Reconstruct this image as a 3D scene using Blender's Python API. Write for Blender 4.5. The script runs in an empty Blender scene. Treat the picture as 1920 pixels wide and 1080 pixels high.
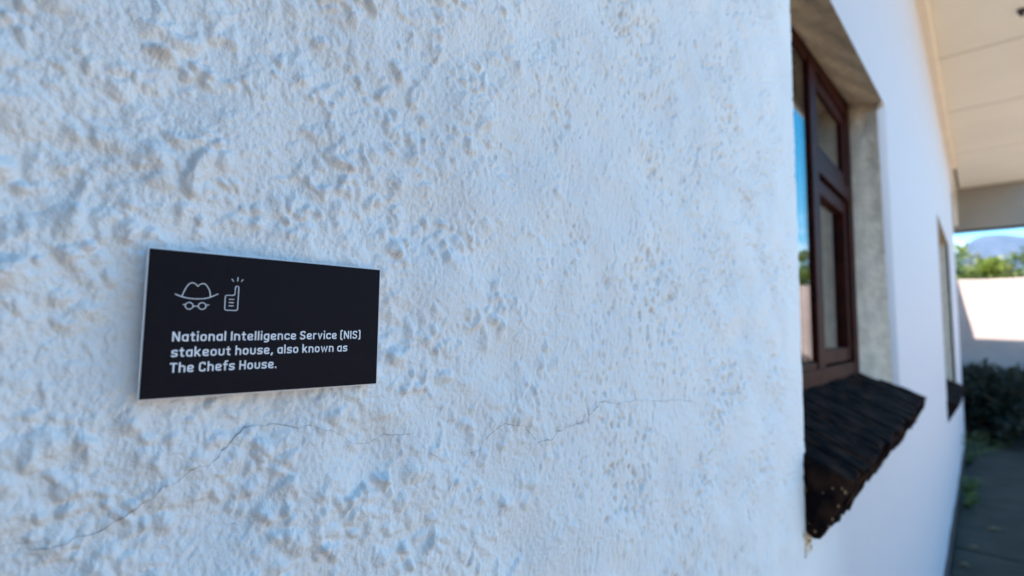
import bpy, bmesh, math, random
import numpy as np
from mathutils import Vector, Matrix
R = math.radians
CZ = 1.3                       # camera height above the ground; X runs along the wall, +Y goes into the house

# ------------------------------------------------------------------ camera, world, sun, exposure
scene = bpy.context.scene
col = scene.collection
FPX = 949.0
def _ray(px, py): return np.array([px - 960.0, -(py - 540.0), -FPX])
_A = _ray(1842, 627); _A /= np.linalg.norm(_A)
_U = _ray(1100, -11460); _U -= _A * (_U @ _A); _U /= np.linalg.norm(_U)
_O = np.cross(_A, _U)
cam = bpy.data.cameras.new('camera'); camo = bpy.data.objects.new('camera', cam); col.objects.link(camo)
cam.sensor_width = 36.0; cam.lens = FPX / 1920 * 36
cam.clip_start = 0.01; cam.clip_end = 30000
m = Matrix(((_A[0], _A[1], _A[2], 0), (-_O[0], -_O[1], -_O[2], -0.2), (_U[0], _U[1], _U[2], CZ), (0, 0, 0, 1)))
camo.matrix_world = m
cam.dof.use_dof = True; cam.dof.focus_distance = 0.265; cam.dof.aperture_fstop = 6.0
scene.camera = camo

SUN = Vector((-1.0, 0.255, 1.42)).normalized()
elev = math.asin(SUN.z)
world = bpy.data.worlds.new('World'); scene.world = world; world.use_nodes = True
nt = world.node_tree; N = nt.nodes; L = nt.links; N.clear()
sky = N.new('ShaderNodeTexSky'); sky.sky_type = 'NISHITA'; sky.sun_disc = False
sky.sun_elevation = elev; sky.sun_rotation = math.atan2(SUN.x, SUN.y)
sky.air_density = 1.0; sky.dust_density = 0.25; sky.ozone_density = 1.2
hs = N.new('ShaderNodeHueSaturation'); hs.inputs['Saturation'].default_value = 1.62; hs.inputs['Hue'].default_value = .480
L.new(sky.outputs[0], hs.inputs['Color'])
tc = N.new('ShaderNodeTexCoord'); sep = N.new('ShaderNodeSeparateXYZ'); L.new(tc.outputs['Generated'], sep.inputs[0])
mp = N.new('ShaderNodeMapping'); mp.inputs['Scale'].default_value = (1, 1, 3.4); mp.inputs['Location'].default_value = (1.35, 0.4, 0.2)
L.new(tc.outputs['Generated'], mp.inputs[0])
cn = N.new('ShaderNodeTexNoise'); cn.inputs['Scale'].default_value = 5.0; cn.inputs['Detail'].default_value = 6.0; L.new(mp.outputs[0], cn.inputs[0])
cr = N.new('ShaderNodeMapRange'); cr.inputs[1].default_value = 0.47; cr.inputs[2].default_value = 0.60; L.new(cn.outputs[0], cr.inputs[0])
band = N.new('ShaderNodeMapRange'); band.inputs[1].default_value = 0.21; band.inputs[2].default_value = 0.13; L.new(sep.outputs[2], band.inputs[0])
mm = N.new('ShaderNodeMath'); mm.operation = 'MULTIPLY'; L.new(cr.outputs[0], mm.inputs[0]); L.new(band.outputs[0], mm.inputs[1])
mx = N.new('ShaderNodeMix'); mx.data_type = 'RGBA'; L.new(mm.outputs[0], mx.inputs[0]); L.new(hs.outputs[0], mx.inputs[6])
mx.inputs[7].default_value = (13, 13.2, 13.6, 1)
bg = N.new('ShaderNodeBackground'); bg.inputs['Strength'].default_value = 0.11; L.new(mx.outputs[2], bg.inputs[0])
wo = N.new('ShaderNodeOutputWorld'); L.new(bg.outputs[0], wo.inputs[0])

sl = bpy.data.lights.new('sun', 'SUN'); sl.energy = 5.0; sl.angle = R(0.53); sl.color = (1.0, 0.93, 0.84)
so = bpy.data.objects.new('sun', sl); col.objects.link(so)
so.rotation_euler = SUN.to_track_quat('Z', 'Y').to_euler(); so.location = (-5, 2, 12)

vs = scene.view_settings; vs.view_transform = 'Standard'; vs.look = 'None'; vs.gamma = 1.0; vs.exposure = 1.97
vs.use_curve_mapping = False
scene.render.engine = 'CYCLES'
scene.cycles.max_bounces = 8; scene.cycles.diffuse_bounces = 5; scene.cycles.transparent_max_bounces = 16
scene.cycles.volume_bounces = 1; scene.cycles.use_denoising = True

# ------------------------------------------------------------------ helpers
def link(o, parent=None):
    col.objects.link(o)
    if parent is not None: o.parent = parent
    return o
def tag(o, label=None, cat=None, group=None, kind=None):
    if label: o['label'] = label
    if cat: o['category'] = cat
    if group: o['group'] = group
    if kind: o['kind'] = kind
    return o
def empty(name, loc=(0, 0, 0)):
    o = bpy.data.objects.new(name, None); o.location = loc; o.empty_display_size = 0.1
    return link(o)
def obj_np(name, verts, faces, mat, parent=None, smooth=True, attrs=None):
    """verts (n,3), faces (m,k) arrays -> one mesh object"""
    verts = np.asarray(verts, dtype=np.float32); faces = np.asarray(faces, dtype=np.int32)
    me = bpy.data.meshes.new(name); k = faces.shape[1]
    me.vertices.add(len(verts)); me.vertices.foreach_set('co', verts.ravel())
    me.loops.add(faces.size); me.loops.foreach_set('vertex_index', faces.ravel())
    me.polygons.add(len(faces)); me.polygons.foreach_set('loop_start', np.arange(0, faces.size, k, dtype=np.int32))
    me.polygons.foreach_set('loop_total', np.full(len(faces), k, dtype=np.int32))
    me.polygons.foreach_set('use_smooth', np.full(len(faces), smooth))
    if attrs:
        for an, av in attrs.items():
            a = me.attributes.new(an, 'FLOAT', 'POINT'); a.data.foreach_set('value', np.asarray(av, dtype=np.float32))
    me.update(calc_edges=True); me.validate()
    me.materials.append(mat)
    return link(bpy.data.objects.new(name, me), parent)
def obj_bm(name, bm, mat, parent=None, smooth=False):
    me = bpy.data.meshes.new(name); bmesh.ops.recalc_face_normals(bm, faces=bm.faces)
    bm.to_mesh(me); bm.free(); me.materials.append(mat)
    if smooth:
        for p in me.polygons: p.use_smooth = True
    return link(bpy.data.objects.new(name, me), parent)
def add_box(bm, x0, x1, y0, y1, z0, z1, bevel=0.0, seg=2):
    r = bmesh.ops.create_cube(bm, size=1.0)
    for v in r['verts']:
        v.co = Vector((x0 + (v.co.x + .5) * (x1 - x0), y0 + (v.co.y + .5) * (y1 - y0), z0 + (v.co.z + .5) * (z1 - z0)))
    if bevel > 0:
        es = list({e for v in r['verts'] for e in v.link_edges})
        bmesh.ops.bevel(bm, geom=es, offset=bevel, segments=seg, affect='EDGES', profile=.6)
def box(name, x0, x1, y0, y1, z0, z1, mat, parent=None, bevel=0.0, seg=2):
    bm = bmesh.new(); add_box(bm, x0, x1, y0, y1, z0, z1, bevel, seg)
    return obj_bm(name, bm, mat, parent)
def add_tube(bm, pts, rads, n=8):
    rings = []
    for i, p in enumerate(pts):
        p = Vector(p); a = Vector(pts[max(i - 1, 0)]); b = Vector(pts[min(i + 1, len(pts) - 1)])
        t = (b - a).normalized(); s = t.orthogonal().normalized(); q = t.cross(s)
        rings.append([bm.verts.new(p + (s * math.cos(k * 2 * math.pi / n) + q * math.sin(k * 2 * math.pi / n)) * rads[i]) for k in range(n)])
    for a, b in zip(rings[:-1], rings[1:]):
        for k in range(n): bm.faces.new((a[k], a[(k + 1) % n], b[(k + 1) % n], b[k]))
    bm.faces.new(rings[0][::-1]); bm.faces.new(rings[-1])
def grid_faces(nu, nv, mask=None):
    """nu columns by nv rows of verts, index = i*nv + j"""
    i, j = np.meshgrid(np.arange(nu - 1), np.arange(nv - 1), indexing='ij')
    a = (i * nv + j)
    f = np.stack([a, a + nv, a + nv + 1, a + 1], -1)
    if mask is not None: f = f[~mask]
    return f.reshape(-1, 4)

# ------------------------------------------------------------------ materials
def new_mat(name):
    mt = bpy.data.materials.new(name); mt.use_nodes = True
    return mt, mt.node_tree.nodes, mt.node_tree.links, mt.node_tree.nodes['Principled BSDF']
def noisy(name, c1, c2, scale=8.0, rough=.7, bump=0.0, bscale=60.0, detail=5.0, spec=.5, lo=.35, hi=.65, metal=0.0):
    mt, n, l, b = new_mat(name)
    t = n.new('ShaderNodeTexCoord')
    a = n.new('ShaderNodeTexNoise'); a.inputs['Scale'].default_value = scale; a.inputs['Detail'].default_value = detail
    l.new(t.outputs['Object'], a.inputs['Vector'])
    r = n.new('ShaderNodeMapRange'); r.inputs[1].default_value = lo; r.inputs[2].default_value = hi; l.new(a.outputs[0], r.inputs[0])
    x = n.new('ShaderNodeMix'); x.data_type = 'RGBA'; x.inputs[6].default_value = (*c1, 1); x.inputs[7].default_value = (*c2, 1)
    l.new(r.outputs[0], x.inputs[0]); l.new(x.outputs[2], b.inputs['Base Color'])
    b.inputs['Roughness'].default_value = rough; b.inputs['Specular IOR Level'].default_value = spec; b.inputs['Metallic'].default_value = metal
    if bump > 0:
        c = n.new('ShaderNodeTexNoise'); c.inputs['Scale'].default_value = bscale; c.inputs['Detail'].default_value = 6
        l.new(t.outputs['Object'], c.inputs['Vector'])
        bp = n.new('ShaderNodeBump'); bp.inputs['Distance'].default_value = bump; bp.inputs['Strength'].default_value = 1.0
        l.new(c.outputs[0], bp.inputs['Height']); l.new(bp.outputs[0], b.inputs['Normal'])
    return mt
M = {}
M['reveal'] = noisy('weathered_reveal_plaster', (.66, .585, .48), (.52, .46, .385), 30, .9, .004, 70, spec=.2)
M['wood'] = noisy('mahogany_stained_wood', (.036, .0070, .005), (.016, .0045, .0035), 22, .55, .0006, 120, spec=.05)
M['sill'] = noisy('black_painted_brick', (.007, .005, .006), (.060, .029, .019), 30, .8, .0030, 110, lo=.45, hi=.85, spec=.03)
M['mortar'] = noisy('sooty_mortar', (.008, .006, .006), (.035, .022, .015), 40, .95, .003, 80, spec=.1)
M['soffit'] = noisy('cream_ceiling_board', (.73, .71, .65), (.67, .65, .59), 1.2, .6, .0004, 30)
M['trim'] = noisy('peach_cream_trim', (.74, .69, .61), (.69, .63, .55), 3, .6)
M['beam'] = noisy('taupe_painted_beam', (.25, .225, .19), (.21, .19, .16), 2, .7)
M['dark'] = noisy('dark_bitumen', (.020, .018, .022), (.035, .03, .035), 12, .8, .003, 60)
M['farwall'] = noisy('pale_limewashed_wall', (.43, .345, .32), (.35, .27, .255), 1.6, .9, .006, 18)
M['concrete'] = noisy('weathered_concrete_paving', (.052, .042, .033), (.075, .061, .049), 5, .95, .003, 60, spec=.15)
M['ground'] = noisy('dry_sandy_ground', (.36, .265, .17), (.28, .205, .13), .8, .95, .01, 9)
M['veld'] = noisy('distant_scrub_plain', (.10, .12, .06), (.20, .18, .10), .02, .95)
M['body'] = noisy('plain_white_render', (.76, .76, .76), (.70, .70, .70), 2, .85)
M['shade_wall'] = noisy('grey_shade_wall', (.13, .13, .14), (.10, .10, .11), 6, .85, .002, 60)  # for the added wall that keeps light off the near end
M['room'] = noisy('dim_room_paint', (.34, .33, .31), (.28, .27, .25), 1.5, .9)
M['roof'] = noisy('grey_roof_sheet', (.25, .25, .26), (.18, .18, .19), 3, .6)
M['curtain'] = noisy('white_net_curtain', (.80, .80, .78), (.72, .72, .70), 25, .9)
M['alu'] = noisy('white_aluminium_edge', (.70, .72, .76), (.64, .66, .70), 30, .35)
M['print'] = noisy('white_print', (.80, .82, .88), (.76, .78, .84), 60, .5)
M['bark'] = noisy('grey_brown_bark', (.16, .11, .07), (.08, .055, .035), 14, .9, .01, 30)
M['rock'] = noisy('sandstone_mountain', (.050, .054, .066), (.014, .019, .026), .008, .95, 25, .012)
M['tile'] = noisy('terracotta_tiles', (.45, .16, .09), (.36, .12, .07), 2, .8)
M['crack'] = noisy('crack_shadow', (.16, .15, .15), (.32, .32, .33), 45, 1.0)
M['litter'] = noisy('dry_leaf_litter', (.30, .19, .10), (.20, .12, .06), 20, .9)
M['ochre'] = noisy('rusty_ochre_drip', (.55, .36, .16), (.70, .60, .45), 60, .95, .001, 200)

# painted rough plaster of the house wall: white paint, ochre grit in pits, a few pinholes
mt, n, l, b = new_mat('white_painted_plaster'); M['plaster'] = mt
t = n.new('ShaderNodeTexCoord')
a = n.new('ShaderNodeTexNoise'); a.inputs['Scale'].default_value = 9; a.inputs['Detail'].default_value = 7; l.new(t.outputs['Object'], a.inputs[0])
x = n.new('ShaderNodeMix'); x.data_type = 'RGBA'; x.inputs[6].default_value = (.80, .81, .815, 1); x.inputs[7].default_value = (.735, .75, .765, 1)
r = n.new('ShaderNodeMapRange'); r.inputs[1].default_value = .35; r.inputs[2].default_value = .65; l.new(a.outputs[0], r.inputs[0]); l.new(r.outputs[0], x.inputs[0])
ws = n.new('ShaderNodeAttribute'); ws.attribute_name = 'far_dimming'
x0_ = n.new('ShaderNodeMix'); x0_.data_type = 'RGBA'; x0_.inputs[7].default_value = (.52, .515, .56, 1)  # shade put into the colour from the first window on, offsetting stronger light
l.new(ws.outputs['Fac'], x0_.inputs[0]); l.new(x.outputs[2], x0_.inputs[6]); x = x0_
w = n.new('ShaderNodeAttribute'); w.attribute_name = 'grit'
x2 = n.new('ShaderNodeMix'); x2.data_type = 'RGBA'; x2.inputs[7].default_value = (.55, .33, .13, 1)
l.new(w.outputs['Fac'], x2.inputs[0]); l.new(x.outputs[2], x2.inputs[6])
w2 = n.new('ShaderNodeAttribute'); w2.attribute_name = 'pinhole'
x3 = n.new('ShaderNodeMix'); x3.data_type = 'RGBA'; x3.inputs[7].default_value = (.05, .03, .02, 1)
l.new(w2.outputs['Fac'], x3.inputs[0]); l.new(x2.outputs[2], x3.inputs[6]); l.new(x3.outputs[2], b.inputs['Base Color'])
b.inputs['Roughness'].default_value = .62; b.inputs['Specular IOR Level'].default_value = .35
c = n.new('ShaderNodeTexNoise'); c.inputs['Scale'].default_value = 420; c.inputs['Detail'].default_value = 6; c.inputs['Roughness'].default_value = .6; l.new(t.outputs['Object'], c.inputs[0])
bp = n.new('ShaderNodeBump'); bp.inputs['Distance'].default_value = .0009; bp.inputs['Strength'].default_value = 1.0
l.new(c.outputs[0], bp.inputs['Height']); l.new(bp.outputs[0], b.inputs['Normal'])

# sign face: finely leathered near-black print
mt, n, l, b = new_mat('black_textured_print'); M['signface'] = mt
b.inputs['Base Color'].default_value = (.0072, .0054, .0092, 1); b.inputs['Roughness'].default_value = .6; b.inputs['Specular IOR Level'].default_value = .12
t = n.new('ShaderNodeTexCoord')
v = n.new('ShaderNodeTexVoronoi'); v.inputs['Scale'].default_value = 1500; l.new(t.outputs['Object'], v.inputs['Vector'])
bp = n.new('ShaderNodeBump'); bp.inputs['Distance'].default_value = .00025; bp.inputs['Strength'].default_value = .6
l.new(v.outputs[0], bp.inputs['Height']); l.new(bp.outputs[0], b.inputs['Normal'])

# window glass: see-through with a grazing mirror
mt, n, l, b = new_mat('window_glass'); M['glass'] = mt
n.remove(b); out = n['Material Output']
geo = n.new('ShaderNodeNewGeometry'); dt = n.new('ShaderNodeVectorMath'); dt.operation = 'DOT_PRODUCT'
l.new(geo.outputs['Incoming'], dt.inputs[0]); l.new(geo.outputs['Normal'], dt.inputs[1])
ab = n.new('ShaderNodeMath'); ab.operation = 'ABSOLUTE'; l.new(dt.outputs['Value'], ab.inputs[0])
om = n.new('ShaderNodeMath'); om.operation = 'SUBTRACT'; om.inputs[0].default_value = 1.0; l.new(ab.outputs[0], om.inputs[1])
pw = n.new('ShaderNodeMath'); pw.operation = 'POWER'; pw.inputs[1].default_value = 5.0; l.new(om.outputs[0], pw.inputs[0])
ma = n.new('ShaderNodeMath'); ma.operation = 'MULTIPLY_ADD'; ma.inputs[1].default_value = .96; ma.inputs[2].default_value = .04; l.new(pw.outputs[0], ma.inputs[0])
tr = n.new('ShaderNodeBsdfTransparent'); tr.inputs[0].default_value = (.90, .93, .92, 1)
gl = n.new('ShaderNodeBsdfGlossy'); gl.inputs['Roughness'].default_value = 0.0
ms = n.new('ShaderNodeMixShader'); l.new(ma.outputs[0], ms.inputs[0]); l.new(tr.outputs[0], ms.inputs[1]); l.new(gl.outputs[0], ms.inputs[2]); l.new(ms.outputs[0], out.inputs[0])

def leaf_mat(name, c1, c2, c3):
    mt, n, l, b = new_mat(name)
    g = n.new('ShaderNodeNewGeometry'); rp = n.new('ShaderNodeValToRGB')
    rp.color_ramp.elements[0].color = (*c1, 1); rp.color_ramp.elements[1].color = (*c3, 1)
    e = rp.color_ramp.elements.new(.5); e.color = (*c2, 1)
    l.new(g.outputs['Random Per Island'], rp.inputs[0]); l.new(rp.outputs[0], b.inputs['Base Color'])
    b.inputs['Roughness'].default_value = .5
    tl = n.new('ShaderNodeBsdfTranslucent'); l.new(rp.outputs[0], tl.inputs[0])
    mx = n.new('ShaderNodeMixShader'); mx.inputs[0].default_value = .35
    l.new(b.outputs[0], mx.inputs[1]); l.new(tl.outputs[0], mx.inputs[2]); l.new(mx.outputs[0], n['Material Output'].inputs[0])
    return mt
M['leaf_lime'] = leaf_mat('lime_green_leaves', (.10, .16, .02), (.16, .22, .03), (.24, .26, .04))
M['leaf_olive'] = leaf_mat('olive_leaves', (.06, .08, .03), (.11, .12, .05), (.17, .15, .08))
M['leaf_green'] = leaf_mat('mid_green_leaves', (.05, .09, .02), (.09, .14, .03), (.13, .17, .05))
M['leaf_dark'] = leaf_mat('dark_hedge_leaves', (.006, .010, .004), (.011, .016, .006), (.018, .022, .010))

# ------------------------------------------------------------------ plaster relief (a tiled height field in metres)
NT, DX = 2048, 0.0006
rng = np.random.default_rng(7)
fx = np.fft.fftfreq(NT, DX)[:, None]; fz = np.fft.rfftfreq(NT, DX)[None, :]
def band_noise(lam, bw=.45, ang=None, aniso=1.0, seed=0):
    g = np.random.default_rng(seed)
    a, b_ = fx, fz
    if ang is not None:
        ca, sa = math.cos(ang), math.sin(ang)
        u = fx * ca + fz * sa; v_ = -fx * sa + fz * ca
        a, b_ = u * aniso, v_
    k = np.sqrt(a * a + b_ * b_); k0 = 1 / lam
    filt = np.exp(-((k - k0) / (bw * k0)) ** 2 / 2)
    sp = np.fft.rfft2(g.standard_normal((NT, NT)).astype(np.float32)) * filt
    o = np.fft.irfft2(sp, s=(NT, NT)); return (o / o.std()).astype(np.float32)
relu = lambda v: np.maximum(v, 0)
def warp(a, amt, s1, s2):
    wx = band_noise(.022, seed=s1); wz = band_noise(.022, seed=s2)
    i, j = np.indices(a.shape)
    return a[(i + (wx * amt / DX)).astype(int) % NT, (j + (wz * amt / DX)).astype(int) % NT]
n60 = band_noise(.070, seed=1); nm = band_noise(.15, seed=2)
n4 = band_noise(.0048, .5, seed=5); n2 = band_noise(.0024, .5, seed=6)
npin = band_noise(.004, .3, seed=9)
ntr = band_noise(.007, .4, ang=R(38), aniso=5.0, seed=10)
nvert = band_noise(.006, .4, ang=R(90), aniso=3.0, seed=11)
mod = np.clip(.70 + .38 * nm, .2, 1.4)
ii = np.minimum(np.arange(NT), NT - np.arange(NT)) * DX
RR = np.sqrt(ii[:, None] ** 2 + ii[None, :] ** 2)
def caps(rad, per_m2, seed, gate=None, ell=1.0):
    """blobs of thrown plaster: random domes of one radius, scattered over the tile"""
    g = np.random.default_rng(seed); n_ = int(per_m2 * (NT * DX) ** 2); imp = np.zeros((NT, NT), np.float32)
    i = g.integers(0, NT, n_); j = g.integers(0, NT, n_); hgt_ = g.uniform(.25, 1, n_) ** 1.5
    if gate is not None: hgt_ = hgt_ * np.clip(gate[i, j], 0, 1.4)
    np.maximum.at(imp, (i, j), hgt_.astype(np.float32))
    r_ = np.sqrt(ii[:, None] ** 2 + (ii[None, :] / ell) ** 2)
    ker = np.clip(1 - (r_ / (rad * 1.2)) ** 2, 0, 1) ** 1.5
    return np.fft.irfft2(np.fft.rfft2(imp) * np.fft.rfft2(ker), s=(NT, NT)).astype(np.float32)
soft = lambda v: v / (1 + .22 * v)
gA = np.clip(.8 + .5 * nm, 0, 1.4)
gB = np.clip(.70 + .42 * band_noise(.06, seed=21), 0, 1.3)
L_ = .0021 * soft(caps(.0090, 1000, 41, gA)) + .0038 * soft(caps(.0044, 8500, 42, gB)) + .0030 * soft(caps(.0027, 20000, 43, gB)) + .0007 * soft(caps(.0016, 30000, 44, gB))
H_base = .0010 * n60 + .00015 * n4 + .00009 * n2
H_lump = warp(L_, .0010, 31, 32) + .00035 * relu(ntr - .5) * (1.3 - mod)
pitL = caps(.0019, 26000, 45, np.clip(.75 + .4 * nm, .2, 1.2), 1.4) + .7 * caps(.0032, 3500, 46, np.clip(.6 + .5 * nm, 0, 1.2), 1.6)
H_pit = -.0030 * warp(np.minimum(pitL, 1.2), .0008, 35, 36) + .00020 * nvert
T_grit = np.clip((warp(np.minimum(pitL, 1.2), .0008, 35, 36) - .62) * 1.8, 0, 1) * .38
T_pin = np.clip((npin - 3.75) * 3, 0, 1)
def samp(T, X, Z):
    i = X / DX + 500; j = Z / DX + 800
    i0 = np.floor(i).astype(int); j0 = np.floor(j).astype(int); fi = i - i0; fj = j - j0
    g = lambda p, q: T[p % NT, q % NT]
    return (g(i0, j0) * (1 - fi) * (1 - fj) + g(i0 + 1, j0) * fi * (1 - fj) + g(i0, j0 + 1) * (1 - fi) * fj + g(i0 + 1, j0 + 1) * fi * fj)
sstep = lambda a, b, v: (lambda q: q * q * (3 - 2 * q))(np.clip((v - a) / (b - a), 0, 1))
def y0(X):
    """the old wall bows gently back towards the near end"""
    Xc = np.clip(X, -.6, .86); return .044 * (1 - Xc / .86) ** 2
def wall_y(X, Z):
    X = np.asarray(X, float); Z = np.asarray(Z, float)
    left = 1 - sstep(.12, .36, X); far = 1 - sstep(.80, .95, X)
    edge = 1 - .75 * sstep(.68, .85, X)
    h = samp(H_base, X, Z) * (.25 + .75 * far) * edge + samp(H_lump, X, Z) * (.24 + .76 * left) * far * edge + samp(H_pit, X, Z) * (.10 + .95 * sstep(.22, .42, X) * (1 + .4 * sstep(.4, .6, X))) * far * (.55 + .45 * edge)
    h = h + .0015 * np.sin(X * 2.1 + 1) * np.cos(Z * 1.7) * (1 - far)
    return y0(X) - h

# openings (z relative to the camera height)
W1 = dict(x0=.86, x1=lambda z: 1.98 + .075 * (.74 - z) / .9, zb=-.200, zt=lambda x: .665 + .068 * (x - .86))
W2 = dict(x0=4.68, x1=lambda z: 6.30 + 0 * z, zb=-.485, zt=lambda x: .86 + 0 * x)

# ------------------------------------------------------------------ the setting: ground, paving, far plain, mountain
def ground_sheet(name, x0, x1, y0_, y1, z, mat, n=40, amp=.0):
    xs = np.linspace(x0, x1, n); ys = np.linspace(y0_, y1, n)
    X, Y = np.meshgrid(xs, ys, indexing='ij')
    Z = z + amp * (np.sin(X * 1.3 + Y) + np.sin(Y * 2.1 - X * .7)) * .5
    o = obj_np(name, np.stack([X, Y, Z], -1).reshape(-1, 3), grid_faces(n, n), mat); tag(o, kind='structure'); return o
ground_sheet('far_plain', -9000, 9000, -9000, 9000, -.12, M['veld'], 40)
ground_sheet('ground', -40, 60, -45, 40, -.012, M['ground'], 60)
# concrete path along the wall, of cast slabs with open joints
path = ground_sheet('path', -4, 10.9, -1.15, -.0, -.006, M['mortar'], 4)
rnd = random.Random(3)
for i in range(13):
    x0_ = -3.6 + i * 1.11
    box('paving_slab', x0_, x0_ + 1.095, -1.13, -.015, -.05, .018 + rnd.uniform(-.003, .003), M['concrete'], path, .006)

# mountain
nx, ny = 90, 220
xs = np.linspace(4300, 8200, nx); ys = np.linspace(-4200, 4200, ny)
X, Y = np.meshgrid(xs, ys, indexing='ij')
prof_y = np.array([-4200, -3000, -2000, -1300, -900, -600, -380, -245, -205, -140, -56, 2, 57, 107, 400, 900, 1500, 2500, 4200])
prof_z = np.array([150, 260, 330, 300, 420, 560, 668, 690, 706, 722, 728, 716, 672, 610, 540, 520, 380, 300, 150]) * 1.0
P = np.interp(Y / X * 5000, prof_y, prof_z) * X / 5000
rise = np.exp(-((X - 5600) / 900) ** 2)
g = np.random.default_rng(5)
nz = np.zeros_like(X)
for k in range(26):
    fx_, fy_ = g.normal(0, 1, 2) * .004 * (1 + k / 6); nz += np.abs(np.sin(X * fx_ + Y * fy_ + g.uniform(0, 6))) / (1 + k / 5)
nz = (nz - nz.mean()) / nz.std()
Z = P * rise * (1 + .10 * nz * (1 - rise ** 6)) * (1 - .07 * np.abs(np.sin(Y * .013 + .3 * np.sin(X * .004))) * (1 - rise ** 3))
mo = obj_np('mountain', np.stack([X, Y, Z - 5], -1).reshape(-1, 3), grid_faces(nx, ny), M['rock'], smooth=False); tag(mo, kind='structure')

# ------------------------------------------------------------------ house
house = empty('house', (0, 0, 0))
tag(house, 'white rough-plastered house wall with dark window recesses under a cream eave', 'house')

# front wall as one continuous relief mesh: columns in X, rows in Z, the two openings left out
def colspace():
    xs = [-4.0]; v = []
    x = -.06
    a = []
    while x > -4.0:
        a.append(x); x -= max(.0009, (-x) * .07)
    xs = [-4.0] + a[::-1][0:]
    x = -.06 + .0004
    while x < .86 - .0125:
        D2 = x * x + .2 ** 2
        xs.append(x); x += .62 * D2 / (.2 * 506)
    xs += [.86 - .012, .86 - .008, .86 - .005, .86 - .0025, .86 - .0008, .86]
    xs += list(np.linspace(.90, 1.94, 27))
    xs += [1.98]
    xs += [2.0, 2.02, 2.05, 2.08] + list(np.linspace(2.15, 4.60, 50)) + [4.66, 4.67, 4.675, 4.68]
    xs += list(np.linspace(4.75, 6.22, 14)) + [6.30, 6.305, 6.31, 6.33] + list(np.linspace(6.4, 7.95, 36)) + [7.97, 7.985, 7.995, 8.0]
    return np.array(xs)
XS = colspace()
NM = 470
def rows_for(X):
    if X < .86:
        q = max(min(X, .86), 0) / .86
        q2 = 0 if X >= 0 else min(-X / .4, 1.5)
        zb = -.125 + (W1['zb'] + .125) * q - .25 * q2; zt = .14 + (W1['zt'](.86) - .14) * q + .25 * q2
    elif X < 3.3: zb, zt = W1['zb'], float(W1['zt'](min(X, 2.0)))
    else: zb, zt = W2['zb'], .86
    if 2.0 < X <= 3.3:
        pass
    nl, nu = 120, 70
    geo = lambda n_, p: (np.linspace(0, 1, n_ + 1)[1:]) ** p
    lo = zb - (zb + 1.3) * geo(nl, 2.2)[::-1]; hi = zt + (2.02 - zt) * geo(nu, 2.0)
    return np.concatenate([lo, np.linspace(zb, zt, NM), hi]), nl
Zr = []
for Xc in XS:
    z_, NL = rows_for(Xc); Zr.append(z_)
Zr = np.array(Zr); NR = Zr.shape[1]
XX = np.repeat(XS[:, None], NR, 1)
# slanted right edge of the first opening
for i, Xc in enumerate(XS):
    if 1.979 < Xc < 2.081:
        off = np.clip(W1['x1'](Zr[i]) - 1.98, 0, .082)
        XX[i] = Xc + off * np.clip(1 - (Xc - 1.98) / .12, 0, 1)
YY = wall_y(XX, Zr)
# rounded arrises
def rnd_edge(dist, r=.008):
    q = np.clip(1 - dist / r, 0, 1); return r * (1 - np.sqrt(np.clip(1 - q * q, 0, 1)))
inz = (Zr > W1['zb'] - 1e-6) & (Zr < W1['zt'](XX) + 1e-6)
YY += np.where(inz & (XX <= .86 + 1e-6), rnd_edge(.86 - XX, .007), 0)
YY += np.where(inz & (XX >= W1['x1'](Zr) - 1e-6) & (XX < 3), rnd_edge(XX - W1['x1'](Zr), .02), 0)
inz2 = (Zr > W2['zb']) & (Zr < W2['zt'](XX))
YY += np.where(inz2 & (XX <= 4.68) & (XX > 3), rnd_edge(4.68 - XX, .012), 0)
# faces left out
Xm = (XS[:-1] + XS[1:]) / 2
mask = np.zeros((len(XS) - 1, NR - 1), bool)
jm = np.arange(NR - 1); midrow = (jm >= NL) & (jm < NL + NM - 1)
for i, xm in enumerate(Xm):
    if .86 < xm < 1.98 or 4.68 < xm < 6.30: mask[i, midrow] = True
# thin the far columns' middle rows is not needed: the mesh stays light enough
ax = XX.ravel(); az = Zr.ravel()
near = 1 - sstep(.8, .95, ax)
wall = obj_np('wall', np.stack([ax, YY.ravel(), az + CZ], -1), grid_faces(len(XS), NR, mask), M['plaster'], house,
              attrs={'far_dimming': .85 * sstep(.8, 1.2, ax), 'grit': samp(T_grit, ax, az) * near * (.25 + .75 * sstep(.1, .4, ax)), 'pinhole': samp(T_pin, ax, az) * near})

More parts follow.
